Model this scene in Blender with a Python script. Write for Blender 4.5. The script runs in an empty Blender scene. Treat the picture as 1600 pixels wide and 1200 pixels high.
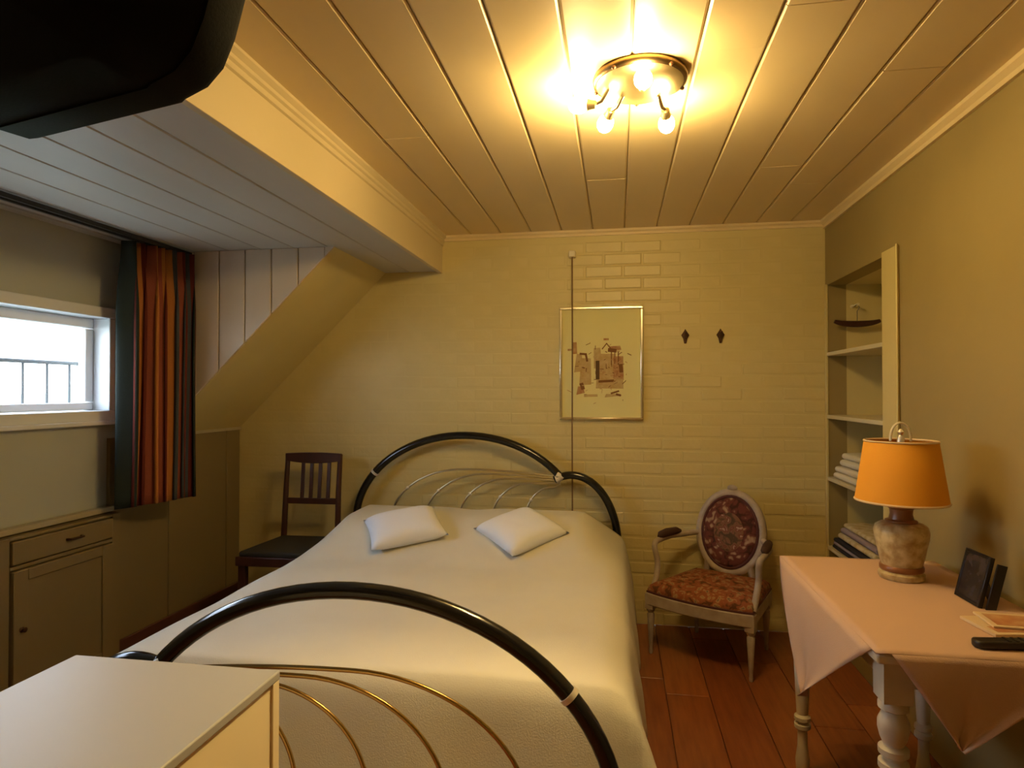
import bpy, bmesh, math, random
from mathutils import Vector, Matrix
R = math.radians
PI = math.pi
rnd = random.Random(7)
sc = bpy.context.scene
C = sc.collection

# ------------------------------------------------------------------ camera
CAMZ = 1.345
cd = bpy.data.cameras.new('camera'); cam = bpy.data.objects.new('camera', cd); C.objects.link(cam)
cam.location = (0, 0, CAMZ)
cam.rotation_euler = (R(90.7), 0, R(9.37))
cd.sensor_width = 36; cd.lens = 22.5; cd.clip_start = 0.02
sc.camera = cam

# ------------------------------------------------------------------ world, exposure
LAMP_STRENGTH = 300.0
LAMP_COLOR = (1.0, 0.70, 0.28)
SKY_STRENGTH = 13.5
w = bpy.data.worlds.new('world'); sc.world = w; w.use_nodes = True
nt = w.node_tree; nt.nodes.clear()
wo = nt.nodes.new('ShaderNodeOutputWorld'); bg = nt.nodes.new('ShaderNodeBackground')
tc = nt.nodes.new('ShaderNodeTexCoord'); sx = nt.nodes.new('ShaderNodeSeparateXYZ'); rp = nt.nodes.new('ShaderNodeValToRGB')
nt.links.new(tc.outputs['Generated'], sx.inputs[0]); nt.links.new(sx.outputs['Z'], rp.inputs[0])
rp.color_ramp.elements[0].position = 0.0; rp.color_ramp.elements[0].color = (0.86, 0.90, 1.0, 1)
rp.color_ramp.elements[1].position = 0.6; rp.color_ramp.elements[1].color = (0.62, 0.74, 1.0, 1)
nt.links.new(rp.outputs[0], bg.inputs[0]); bg.inputs[1].default_value = SKY_STRENGTH
nt.links.new(bg.outputs[0], wo.inputs[0])
sc.view_settings.view_transform = 'Standard'
sc.view_settings.look = 'None'
sc.view_settings.exposure = 0.2
sc.view_settings.gamma = 1.0
sc.view_settings.use_curve_mapping = False

# ------------------------------------------------------------------ materials
def mat(name, col, rough=0.6, metal=0.0, col2=None, nscale=6.0, bump=0.0, bscale=40.0, spec=0.5, stretch=None, detail=4.0):
    m = bpy.data.materials.new(name); m.use_nodes = True
    t = m.node_tree; b = t.nodes['Principled BSDF']
    b.inputs['Base Color'].default_value = (*col, 1)
    b.inputs['Roughness'].default_value = rough
    b.inputs['Metallic'].default_value = metal
    b.inputs['Specular IOR Level'].default_value = spec
    tcn = t.nodes.new('ShaderNodeTexCoord'); src = tcn.outputs['Object']
    if stretch:
        mp = t.nodes.new('ShaderNodeMapping'); mp.inputs['Scale'].default_value = stretch
        t.links.new(src, mp.inputs[0]); src = mp.outputs[0]
    if col2:
        n = t.nodes.new('ShaderNodeTexNoise'); n.inputs['Scale'].default_value = nscale; n.inputs['Detail'].default_value = detail
        t.links.new(src, n.inputs['Vector'])
        r = t.nodes.new('ShaderNodeValToRGB')
        r.color_ramp.elements[0].position = 0.35; r.color_ramp.elements[1].position = 0.68
        r.color_ramp.elements[0].color = (*col, 1); r.color_ramp.elements[1].color = (*col2, 1)
        t.links.new(n.outputs['Fac'], r.inputs[0]); t.links.new(r.outputs[0], b.inputs['Base Color'])
    if bump:
        n2 = t.nodes.new('ShaderNodeTexNoise'); n2.inputs['Scale'].default_value = bscale; n2.inputs['Detail'].default_value = 3
        t.links.new(src, n2.inputs['Vector'])
        bp = t.nodes.new('ShaderNodeBump'); bp.inputs['Strength'].default_value = bump; bp.inputs['Distance'].default_value = 0.004
        t.links.new(n2.outputs['Fac'], bp.inputs['Height']); t.links.new(bp.outputs[0], b.inputs['Normal'])
    return m

def tapestry(name, base, a, c, scale, bumps=0.3):
    m = bpy.data.materials.new(name); m.use_nodes = True
    t = m.node_tree; b = t.nodes['Principled BSDF']; b.inputs['Roughness'].default_value = 0.9; b.inputs['Specular IOR Level'].default_value = 0.15
    tcn = t.nodes.new('ShaderNodeTexCoord')
    nz = t.nodes.new('ShaderNodeTexNoise'); nz.inputs['Scale'].default_value = scale * .5; nz.inputs['Detail'].default_value = 2
    vo = t.nodes.new('ShaderNodeTexVoronoi'); vo.inputs['Scale'].default_value = scale
    mx = t.nodes.new('ShaderNodeMix'); mx.data_type = 'RGBA'
    t.links.new(tcn.outputs['Object'], nz.inputs['Vector'])
    t.links.new(tcn.outputs['Object'], mx.inputs[6]); t.links.new(nz.outputs['Color'], mx.inputs[7]); mx.inputs[0].default_value = .12
    t.links.new(mx.outputs[2], vo.inputs['Vector'])
    r = t.nodes.new('ShaderNodeValToRGB'); e = r.color_ramp.elements
    e[0].position = 0.12; e[0].color = (*c, 1); e[1].position = 0.62; e[1].color = (*base, 1)
    k = e.new(0.3); k.color = (*a, 1); k = e.new(0.45); k.color = (*base, 1); k = e.new(0.8); k.color = (base[0]*.4, base[1]*.5, base[2]*.5, 1)
    t.links.new(vo.outputs['Distance'], r.inputs[0]); t.links.new(r.outputs[0], b.inputs['Base Color'])
    bp = t.nodes.new('ShaderNodeBump'); bp.inputs['Strength'].default_value = bumps; bp.inputs['Distance'].default_value = 0.003
    t.links.new(vo.outputs['Distance'], bp.inputs['Height']); t.links.new(bp.outputs[0], b.inputs['Normal'])
    return m

def clear_glass(name):
    m = bpy.data.materials.new(name); m.use_nodes = True
    t = m.node_tree; t.nodes.clear()
    o = t.nodes.new('ShaderNodeOutputMaterial'); tr = t.nodes.new('ShaderNodeBsdfTransparent'); g = t.nodes.new('ShaderNodeBsdfGlossy')
    g.inputs['Roughness'].default_value = 0.03
    tr.inputs['Color'].default_value = (.96, .98, .97, 1)
    mx = t.nodes.new('ShaderNodeMixShader'); f = t.nodes.new('ShaderNodeLayerWeight'); p = t.nodes.new('ShaderNodeMath'); p.operation = 'POWER'; p.inputs[1].default_value = 4
    q = t.nodes.new('ShaderNodeMath'); q.operation = 'MULTIPLY_ADD'; q.inputs[1].default_value = .6; q.inputs[2].default_value = .04
    t.links.new(f.outputs['Facing'], p.inputs[0]); t.links.new(p.outputs[0], q.inputs[0]); t.links.new(q.outputs[0], mx.inputs[0]); t.links.new(tr.outputs[0], mx.inputs[1]); t.links.new(g.outputs[0], mx.inputs[2])
    t.links.new(mx.outputs[0], o.inputs[0]); return m

def glow(name, col, strength):
    m = bpy.data.materials.new(name); m.use_nodes = True
    b = m.node_tree.nodes['Principled BSDF']
    b.inputs['Base Color'].default_value = (1, .9, .75, 1)
    b.inputs['Emission Color'].default_value = (*col, 1); b.inputs['Emission Strength'].default_value = strength
    return m

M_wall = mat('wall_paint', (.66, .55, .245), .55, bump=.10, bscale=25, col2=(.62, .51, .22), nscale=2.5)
M_wallr = mat('right_wall_shaded', (.33, .25, .095), .65, bump=.10, bscale=25, col2=(.30, .225, .085), nscale=2.5)  # wall paint darkened: the weaker light on this wall is put into its colour
M_brick = mat('brick_paint', (.66, .55, .245), .42, bump=.35, bscale=38, col2=(.62, .51, .22), nscale=5)
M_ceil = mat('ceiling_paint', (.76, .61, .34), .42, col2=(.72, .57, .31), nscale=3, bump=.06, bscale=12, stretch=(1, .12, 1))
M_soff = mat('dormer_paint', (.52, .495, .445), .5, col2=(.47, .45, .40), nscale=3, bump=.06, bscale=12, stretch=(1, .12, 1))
M_cheek = mat('cheek_board_paint', (.60, .48, .35), .5, bump=.06, bscale=12, stretch=(1, 1, .15))
M_groove = mat('groove_paint', (.36, .28, .15), .7)
M_fascia = mat('fascia_paint', (.64, .53, .31), .45, bump=.04)
M_shelf = mat('shelf_paint', (.64, .57, .38), .5, bump=.05, bscale=25)
M_leftw = mat('window_wall_paint', (.46, .47, .41), .6, bump=.08, bscale=20)
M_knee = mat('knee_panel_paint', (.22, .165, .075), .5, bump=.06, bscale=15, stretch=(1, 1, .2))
M_winw = mat('window_frame_paint', (.78, .80, .80), .35)
M_base = mat('dark_red_brown_wood', (.13, .045, .025), .5, col2=(.09, .03, .02), nscale=8, stretch=(1, .1, 1))
M_floors = [mat('laminate_a', (.30, .095, .030), .30, col2=(.21, .060, .020), nscale=9, stretch=(5, .5, 1), bump=.04),
            mat('laminate_b', (.27, .080, .026), .30, col2=(.19, .052, .018), nscale=9, stretch=(5, .5, 1), bump=.04),
            mat('laminate_c', (.33, .110, .034), .30, col2=(.24, .070, .022), nscale=9, stretch=(5, .5, 1), bump=.04)]
M_black = mat('black_enamel', (.008, .008, .009), .16, spec=.6)
M_brass = mat('polished_brass', (.60, .43, .17), .22, 1.0)
M_oldbrass = mat('tarnished_brass', (.66, .58, .40), .28, 1.0)
M_bright = mat('pale_polished_metal', (.88, .84, .76), .30, .5)
M_spread = mat('cream_bedspread_cloth', (.68, .655, .56), .85, bump=.25, bscale=260, col2=(.65, .62, .53), nscale=4, spec=.2)
M_matt = mat('mattress_ticking', (.7, .68, .62), .9)
M_cush = mat('white_cushion_cotton', (.80, .82, .88), .9, bump=.15, bscale=200, spec=.2)
M_darkwood = mat('dark_mahogany', (.060, .018, .012), .35, col2=(.040, .012, .009), nscale=10, stretch=(1, 1, .15))
M_darkseat = mat('dark_seat_cloth', (.020, .018, .015), .8, bump=.2, bscale=120)
M_grey = mat('greywashed_wood', (.44, .37, .31), .5, col2=(.35, .28, .22), nscale=18, bump=.1, bscale=50)
M_tapb = tapestry('floral_tapestry', (.13, .040, .032), (.32, .20, .12), (.42, .30, .20), 26)
M_taps = tapestry('worn_floral_tapestry', (.26, .085, .040), (.36, .22, .10), (.15, .10, .06), 30)
M_medal = tapestry('medallion_tapestry', (.20, .10, .06), (.16, .04, .03), (.40, .28, .2), 30)
M_piping = mat('dark_red_piping', (.07, .012, .012), .7)
M_armpad = mat('dark_arm_pad_cloth', (.060, .025, .016), .85, bump=.2, bscale=150)
M_cream = mat('cream_table_paint', (.68, .61, .46), .42, bump=.06, bscale=30, col2=(.60, .52, .38), nscale=12)
M_cloth = mat('salmon_tablecloth', (.64, .43, .30), .85, bump=.22, bscale=300, spec=.2)
M_shade = mat('orange_lampshade', (.80, .36, .035), .75, bump=.12, bscale=220, spec=.2)
M_shadein = mat('lampshade_lining', (.75, .55, .30), .8)
M_pot = mat('cream_relief_ceramic', (.66, .55, .30), .32, col2=(.36, .24, .09), nscale=34, bump=1.0, bscale=34)
M_potrim = mat('brown_glazed_band', (.25, .10, .035), .35)
M_white = mat('cabinet_top_dimmed', (.40, .40, .41), .45, bump=.03)  # white cabinet top greyed, its dimmer light put into the colour
M_whites = mat('cabinet_side_lamplit', (.90, .78, .52), .45)  # same white cabinet, warm lamp light on the side put into its colour
M_tv = mat('black_plastic', (.004, .004, .004), .75, bump=.1, bscale=200, spec=.12)
M_screen = mat('dark_screen_glass', (.01, .012, .012), .1)
M_steel = mat('dark_steel', (.05, .05, .05), .4, .8)
M_silver = mat('pale_gold_frame', (.85, .78, .60), .25, 1.0)
M_paper = mat('cream_print_paper', (.95, .80, .38), .8)
M_ink = mat('brown_ink', (.24, .085, .02), .8); M_ink2 = mat('ochre_wash', (.62, .38, .14), .8, col2=(.72, .50, .24), nscale=40)
M_ink3 = mat('dark_ink', (.12, .05, .015), .8); M_ink4 = mat('rust_wash', (.50, .20, .07), .8, col2=(.66, .40, .18), nscale=50)
M_hook = mat('dark_bronze', (.07, .03, .012), .45, .6)
M_cable = mat('brown_cord', (.20, .11, .035), .6)
M_plugw = mat('ivory_plastic', (.76, .68, .48), .4)
M_towel = mat('white_towelling', (.72, .68, .56), .95, bump=.8, bscale=140, spec=.1)
M_towel2 = mat('cream_flowered_cloth', (.62, .54, .36), .95, col2=(.46, .36, .18), nscale=24, bump=.6, bscale=90, spec=.1)
M_darkcl = mat('dark_folded_cloth', (.012, .010, .018), .9, bump=.4, bscale=120)
M_lav = mat('mauve_folded_cloth', (.30, .24, .28), .9, bump=.4, bscale=120)
M_photo = mat('dark_photo', (.012, .010, .014), .25, col2=(.06, .045, .045), nscale=28)
M_frame = mat('black_frame', (.010, .008, .010), .3)
M_leaf = mat('cream_brochure', (.74, .56, .33), .6); M_leaf2 = mat('brochure_picture', (.50, .20, .08), .5, col2=(.66, .40, .18), nscale=22)
M_remote = mat('black_remote', (.010, .007, .009), .35)
M_curt = [mat('curtain_green', (.022, .030, .026), .85, bump=.2, bscale=150, spec=.2), mat('curtain_orange', (.44, .16, .035), .8, bump=.2, bscale=150, spec=.2),
          mat('curtain_red', (.12, .020, .012), .85, bump=.2, bscale=150, spec=.2), mat('curtain_rust', (.29, .075, .04), .85, bump=.2, bscale=150, spec=.2),
          mat('curtain_grey', (.060, .066, .075), .85, bump=.2, bscale=150, spec=.2)]
M_rail = mat('dark_rail', (.02, .02, .02), .5)
M_ledge = mat('ledge_paint', (.44, .38, .25), .5)
M_glass = clear_glass('clear_glass')
M_bulb = glow('lit_bulb', LAMP_COLOR, LAMP_STRENGTH)
M_plate = mat('satin_brass_plate', (.80, .66, .36), .38, 1.0)
M_plater = mat('dark_plate_rim', (.20, .13, .06), .35, 1.0)
M_iron = mat('grey_iron', (.07, .075, .08), .5)
M_hedge = mat('pale_hedge', (.30, .42, .24), .9, col2=(.22, .34, .18), nscale=6)
M_ground = mat('garden_ground', (.34, .37, .30), .9, col2=(.28, .31, .25), nscale=1)

# ------------------------------------------------------------------ mesh builder
class MB:
    def __init__(s): s.v = []; s.f = []; s.m = []; s.mats = []
    def mi(s, m):
        if m is None: return 0
        if m not in s.mats: s.mats.append(m)
        return s.mats.index(m)
    def add(s, vs, fs, m=None):
        o = len(s.v); s.v += [tuple(v) for v in vs]; k = s.mi(m)
        for f in fs: s.f.append(tuple(i + o for i in f)); s.m.append(k)
        return s
    def box(s, x0, x1, y0, y1, z0, z1, m=None, mx=None):
        vs = [Vector((x, y, z)) for z in (z0, z1) for y in (y0, y1) for x in (x0, x1)]
        if mx is not None: vs = [mx @ v for v in vs]
        return s.add(vs, [(0,2,3,1),(4,5,7,6),(0,1,5,4),(2,6,7,3),(0,4,6,2),(1,3,7,5)], m)
    def prism(s, poly, axis, a, b, m=None):
        # poly: 2D points; axis 'x': (y,z), 'y': (x,z), 'z': (x,y)
        def p3(p, t): return {'x': (t, p[0], p[1]), 'y': (p[0], t, p[1]), 'z': (p[0], p[1], t)}[axis]
        n = len(poly); vs = [p3(p, a) for p in poly] + [p3(p, b) for p in poly]
        fs = [tuple(range(n))[::-1], tuple(range(n, 2*n))] + [(i, (i+1) % n, n+(i+1) % n, n+i) for i in range(n)]
        return s.add(vs, fs, m)
    def tube(s, pts, r, n=12, m=None, closed=False):
        pts = [Vector(p) for p in pts]; N = len(pts)
        rs = r if isinstance(r, (list, tuple)) else [r]*N
        T = []
        for i in range(N):
            a = pts[(i-1) % N] if (closed or i > 0) else pts[i]; b = pts[(i+1) % N] if (closed or i < N-1) else pts[i]
            T.append((b-a).normalized())
        up = Vector((0,0,1)) if abs(T[0].z) < .9 else Vector((1,0,0))
        nx = T[0].cross(up).normalized(); vs = []
        for i in range(N):
            nx = (nx - T[i]*nx.dot(T[i])).normalized(); ny = T[i].cross(nx)
            for k in range(n):
                a = 2*PI*k/n; vs.append(pts[i] + (nx*math.cos(a) + ny*math.sin(a))*rs[i])
        fs = []
        for i in range(N if closed else N-1):
            j = (i+1) % N
            for k in range(n): fs.append((i*n+k, i*n+(k+1) % n, j*n+(k+1) % n, j*n+k))
        if not closed: fs += [tuple(range(n))[::-1], tuple((N-1)*n+k for k in range(n))]
        return s.add(vs, fs, m)
    def lathe(s, prof, n=24, m=None, mx=None, cap=True):
        vs = []; fs = []
        for r, z in prof:
            for k in range(n):
                a = 2*PI*k/n; v = Vector((r*math.cos(a), r*math.sin(a), z)); vs.append(mx @ v if mx is not None else v)
        for i in range(len(prof)-1):
            for k in range(n): fs.append((i*n+k, i*n+(k+1) % n, (i+1)*n+(k+1) % n, (i+1)*n+k))
        if cap: fs += [tuple(range(n))[::-1], tuple((len(prof)-1)*n+k for k in range(n))]
        return s.add(vs, fs, m)
    def ball(s, c, r, n=12, m=None, sc3=(1,1,1)):
        k = 8; prof = [(r*math.sin(PI*i/k) if 0 < i < k else r*.02, -r*math.cos(PI*i/k)) for i in range(k+1)]
        return s.lathe(prof, n, m, Matrix.Translation(Vector(c)) @ Matrix.Diagonal((*sc3, 1)))
    def build(s, name, m=None, parent=None, bevel=0, smooth=True, angle=40, seg=2, recalc=True):
        me = bpy.data.meshes.new(name); me.from_pydata(s.v, [], s.f)
        ms = s.mats if s.mats else [m]
        for x in ms: me.materials.append(x)
        if s.mats: me.polygons.foreach_set('material_index', s.m)
        if recalc:
            b = bmesh.new(); b.from_mesh(me); bmesh.ops.recalc_face_normals(b, faces=b.faces); b.to_mesh(me); b.free()
        if smooth:
            me.polygons.foreach_set('use_smooth', [True]*len(me.polygons)); me.set_sharp_from_angle(angle=R(angle))
        me.update()
        o = bpy.data.objects.new(name, me); C.objects.link(o)
        if parent is not None: o.parent = parent
        if bevel:
            bv = o.modifiers.new('bevel', 'BEVEL'); bv.width = bevel; bv.segments = seg; bv.limit_method = 'ANGLE'; bv.angle_limit = R(35)
        return o

def box(name, b, m, parent=None, bevel=0, **k): return MB().box(*b).build(name, m, parent, bevel, smooth=bool(bevel), **k)
def tag(o, label, cat, group=None, kind=None):
    o['label'] = label; o['category'] = cat
    if group: o['group'] = group
    if kind: o['kind'] = kind
    return o
def thing(name, label, cat, loc=(0,0,0), rz=0, group=None):
    o = bpy.data.objects.new(name, None); C.objects.link(o); o.empty_display_size = .1
    o.location = loc; o.rotation_euler = (0, 0, rz); return tag(o, label, cat, group)
def struct(o, label=None):
    o['kind'] = 'structure'
    if label: o['label'] = label
    return o
def cp(o, parent, name=None):
    c = o.copy(); C.objects.link(c); c.parent = parent
    if name: c.name = name
    return c
def ss(a, b, x):
    t = max(0., min(1., (x-a)/(b-a))); return t*t*(3-2*t)

# ------------------------------------------------------------------ room shell
XR, YB, ZC, YF = 1.144, 3.80, 2.30, -1.30
XF = -1.06                 # fascia plane
ZS = 2.085                 # dormer ceiling
XK = -2.41                 # knee wall
YD = 3.07                  # dormer cheek plane
XW = -2.44                 # window wall
fl = struct(box('floor', (-2.6, 1.6, YF-.1, YB+.1, -.06, -.008), M_base))
pl_w, pl_l, g = .19, 1.25, .0015
pm = {}
for i in range(20):
    x0 = -2.45 + i*pl_w
    if x0 > XR: break
    y = YF - rnd.random()*1.0
    k = 0
    while y < YB:
        y0, y1 = max(y, YF), min(y+pl_l, YB)
        if y1 - y0 > .03:
            x1 = min(x0+pl_w, XR)
            o = MB().box(x0+g, x1-g, y0+g, y1-g, -.010, 0).build('plank', M_floors[rnd.randrange(3)], fl, bevel=.0012, smooth=False, seg=1)
        y += pl_l

# back wall with painted bricks
wb = struct(box('wall_back', (-2.6, 1.6, YB, YB+.12, 0, 2.45), M_wall))
def brick_mesh(w, h, d, name):
    b = .006
    mb = MB(); mb.add([(-w/2,0,-h/2),(w/2,0,-h/2),(w/2,0,h/2),(-w/2,0,h/2),
        (-w/2+b,-d,-h/2+b),(w/2-b,-d,-h/2+b),(w/2-b,-d,h/2-b),(-w/2+b,-d,h/2-b)],
        [(4,5,6,7),(0,1,5,4),(1,2,6,5),(2,3,7,6),(3,0,4,7)])
    return mb
bl, bh, bd = .222, .072, .0032
bricks = []
zr = 0
row = 0
while zr + bh <= ZC:
    x = -2.41 - (bl/2 if row % 2 else 0)
    while x < XR:
        x0, x1 = max(x, -2.41), min(x+bl, XR)
        zmid = zr + bh
        xs = XK + (zmid - 1.115)*(0.99/0.97) if zmid > 1.115 else XK       # slope line
        if zmid > ZS-.01: xs = max(xs, XF+.01)
        x0 = max(x0, xs)
        if x1 - x0 > .05: bricks.append((x0, x1, zr))
        x += bl
    zr += bh; row += 1
# crisp bricks where the paint is thin, buried joints elsewhere
def relief(x, z):
    d1 = math.exp(-(((x-.02)/.24)**2 + ((z-2.02)/.26)**2))
    low = ss(1.75, 1.35, z)*ss(-1.4, -.3, x)
    return .0004 + .0050*d1 + .0026*low*rnd.random() + .0004*rnd.random()
bricks.sort(key=lambda b: -(2 if b[0] > -1.25 and b[2] > .5 else (1 if b[0] > 0 else 0)) )
shared = {}
stuff = MB()
for i, (x0, x1, z) in enumerate(bricks):
    xm, zm = (x0+x1)/2, z+bh/2
    wdt, d = x1-x0-(.009 if zm > 1.55 else .0035), relief(xm, zm)
    if i < 295:
        key = round(wdt, 3)
        if key not in shared:
            o = brick_mesh(wdt, bh-.009, 1.0, 'brick').build('brick', M_brick, wb, smooth=False, recalc=False); shared[key] = o.data
        else:
            o = bpy.data.objects.new('brick', shared[key]); C.objects.link(o); o.parent = wb
        o.location = (xm, YB, zm + (rnd.random()-.5)*.003); o.scale = (1, d, 1); o.rotation_euler = (0, (rnd.random()-.5)*.016, 0)
    else:
        t = brick_mesh(wdt, bh-.009, d*.7, '')
        stuff.add([(v[0]+xm, v[1]+YB, v[2]+zm) for v in t.v], t.f)
so = stuff.build('brick_courses', M_brick, wb, smooth=False, recalc=False); so['kind'] = 'stuff'

# right wall with niche opening Y 3.0..3.77, Z .30..1.935
NY0, NY1, NZ0, NZ1 = 3.0, 3.775, .30, 1.935
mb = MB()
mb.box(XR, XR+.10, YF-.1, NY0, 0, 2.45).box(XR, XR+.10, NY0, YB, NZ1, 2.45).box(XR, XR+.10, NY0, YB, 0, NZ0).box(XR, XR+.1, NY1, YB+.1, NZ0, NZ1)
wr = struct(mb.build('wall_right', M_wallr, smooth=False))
ND = XR+.30
MB().box(ND, ND+.02, NY0-.02, NY1+.02, NZ0-.02, NZ1+.02).box(XR+.1, ND, NY0-.02, NY0, NZ0-.02, NZ1+.02).box(XR+.1, ND, NY1, NY1+.02, NZ0-.02, NZ1+.02) \
    .box(XR+.1, ND, NY0-.02, NY1+.02, NZ1, NZ1+.02).box(XR+.1, ND, NY0-.02, NY1+.02, NZ0-.02, NZ0).build('niche', M_wall, wr, smooth=False)
# wall behind the camera
struct(box('wall_front', (-2.6, 1.3, YF-.1, YF, 0, 2.45), M_wall))
# main ceiling with tongue and groove planks
ce = struct(box('ceiling', (XF-.02, XR+.1, YF-.1, YB+.1, ZC+.008, ZC+.1), M_groove))
npl = 12; pw = (XR-XF)/npl
cuts = {3: [1.35], 5: [.9, 2.9], 7: [1.85], 8: [1.66], 9: [2.85], 10: [2.05, 3.1], 1: [2.3], 11: [1.2]}
for i in range(npl):
    ys = [YF] + cuts.get(i, []) + [YB]
    for a, b in zip(ys[:-1], ys[1:]):
        x0, x1 = XF+i*pw+.002, XF+(i+1)*pw-.002
        dz = (rnd.random()-.5)*.0016
        MB().prism([(x0, ZC+.014), (x0, ZC+.005), (x0+.006, ZC+dz), (x1-.006, ZC+dz), (x1, ZC+.005), (x1, ZC+.014)], 'y', a+.0015, b-.0015).build('plank', M_ceil, ce, smooth=False)
# cornice strips
def strip_x(name, x0, x1, y, z, h, d, m):
    return struct(MB().prism([(y, z), (y-d, z), (y-d, z-h*.35), (y-d*.5, z-h*.6), (y-d*.5, z-h), (y, z-h)], 'x', x0, x1).build(name, m, smooth=False))
strip_x('trim_1', XF, XR, YB, ZC, .034, .022, M_ceil)
struct(MB().prism([(XR, ZC), (XR-.03, ZC), (XR-.03, ZC-.014), (XR-.014, ZC-.028), (XR-.014, ZC-.045), (XR, ZC-.045)], 'y', YF, YB).build('trim_2', M_ceil, smooth=False))
# dormer ceiling (lower soffit) with fascia
fa = struct(MB().box(XF-.025, XF, YF, YB, ZS-.012, ZC+.01).build('wall_fascia', M_fascia, smooth=False, bevel=.002))
struct(MB().prism([(XF, ZC), (XF+.030, ZC), (XF+.030, ZC-.010), (XF+.016, ZC-.022), (XF+.016, ZC-.034), (XF+.008, ZC-.040), (XF+.008, ZC-.058), (XF, ZC-.062)], 'y', YF, YB).build('trim_3', M_fascia, smooth=False))
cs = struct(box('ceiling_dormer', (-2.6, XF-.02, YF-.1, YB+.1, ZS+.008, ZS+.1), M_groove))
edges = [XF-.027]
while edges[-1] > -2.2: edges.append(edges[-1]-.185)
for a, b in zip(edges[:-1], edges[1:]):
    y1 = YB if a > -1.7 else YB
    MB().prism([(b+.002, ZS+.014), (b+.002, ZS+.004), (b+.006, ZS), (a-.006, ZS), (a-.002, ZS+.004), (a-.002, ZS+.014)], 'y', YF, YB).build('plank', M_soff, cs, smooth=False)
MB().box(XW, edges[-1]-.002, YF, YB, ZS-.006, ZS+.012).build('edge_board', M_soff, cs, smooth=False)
# sloping ceiling strip between cheek and back wall (solid wedge), cheek boards
sl = struct(MB().prism([(-1.42, ZS+.005), (XK, 1.115), (-2.56, 1.115), (-2.56, ZS+.005)], 'y', YD, YB).build('ceiling_slope', M_wall, smooth=False))
wc = struct(MB().prism([(-1.43, ZS+.004), (XK, 1.125), (-2.5, 1.125), (-2.5, ZS+.004)], 'y', YD-.006, YD).build('wall_cheek', M_groove, smooth=False))
bx = -1.47
bw = .148
while bx > XW:
    x1, x0 = bx, max(bx-bw, XW)
    zz = lambda x: 1.115 + (x-XK)*(.97/.99)
    z1, z0 = zz(x1-.003), zz(x0+.003)
    MB().prism([(x0+.003, ZS), (x1-.003, ZS), (x1-.003, min(z1, ZS-.002)), (x0+.003, z0)], 'y', YD-.016, YD-.004).build('board', M_cheek, wc, smooth=False, bevel=.003, seg=1)
    bx -= bw
MB().prism([(-1.42, ZS), (-1.47, ZS), (-1.47, zz(-1.47)), ], 'y', YD-.016, YD-.004).build('board', M_cheek, wc, smooth=False)
# left wall: knee wall and window wall
WY0, WY1, WZ0, WZ1 = 1.25, 2.735, 1.255, 1.70
mb = MB()
mb.box(XW-.13, XW, YF, YD, .78, WZ0-.03).box(XW-.13, XW, YF, YD, WZ1+.03, ZS+.1).box(XW-.13, XW, YF, WY0-.025, WZ0-.03, WZ1+.03).box(XW-.13, XW, WY1+.025, YD, WZ0-.03, WZ1+.03)
mb.box(XW-.13, XW, YF, YD, 0, .78)
wl = struct(mb.build('wall_left', M_leftw, smooth=False))
# knee wall panels to the right of the cupboard
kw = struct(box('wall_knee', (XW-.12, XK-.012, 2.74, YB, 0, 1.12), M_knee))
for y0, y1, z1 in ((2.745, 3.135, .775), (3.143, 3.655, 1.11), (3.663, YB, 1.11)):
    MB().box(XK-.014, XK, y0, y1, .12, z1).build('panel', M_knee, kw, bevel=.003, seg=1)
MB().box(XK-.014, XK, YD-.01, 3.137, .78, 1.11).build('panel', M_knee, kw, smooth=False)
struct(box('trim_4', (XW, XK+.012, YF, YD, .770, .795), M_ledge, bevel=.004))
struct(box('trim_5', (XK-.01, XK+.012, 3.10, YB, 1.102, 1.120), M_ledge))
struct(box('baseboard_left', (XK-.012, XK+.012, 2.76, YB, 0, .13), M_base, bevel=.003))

# window
wi = bpy.data.objects.new('window_1', None); C.objects.link(wi); struct(wi)
wx = XW
mb = MB()   # casing on the wall
c = .035
for b in ((WY0-c, WY1+c, WZ1, WZ1+.05), (WY0-c, WY1+c, WZ0-.05, WZ0), (WY0-c, WY0, WZ0, WZ1), (WY1, WY1+c, WZ0, WZ1)):
    MB().box(wx-.135, wx+.018, b[0], b[1], b[2], b[3]).build('window_casing', M_winw, wi, bevel=.004)
box('window_sill', (wx-.02, wx+.035, WY0-.05, WY1+.05, WZ0-.068, WZ0-.048), M_winw, wi, bevel=.004)
sx0, sx1 = wx-.112, wx-.070     # sash
s = .050
for b in ((WY0, WY1, WZ1-s, WZ1), (WY0, WY1, WZ0, WZ0+s*.8), (WY0, WY0+s, WZ0+s*.8, WZ1-s), (WY1-s, WY1, WZ0+s*.8, WZ1-s)):
    MB().box(sx0, sx1, b[0]+.002, b[1]-.002, b[2]+.002, b[3]-.002).build('sash', M_winw, wi, bevel=.005)
box('sash_stile', (sx0, sx1, 1.95, 2.0, WZ0+s*.8, WZ1-s), M_winw, wi, bevel=.005)
MB().box(wx-.094, wx-.090, WY0+s*.5, 1.975, WZ0+.02, WZ1-.02).build('pane', M_glass, wi, smooth=False)
MB().box(wx-.094, wx-.090, 1.975, WY1-s*.5, WZ0+.02, WZ1-.02).build('pane', M_glass, wi, smooth=False)

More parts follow.
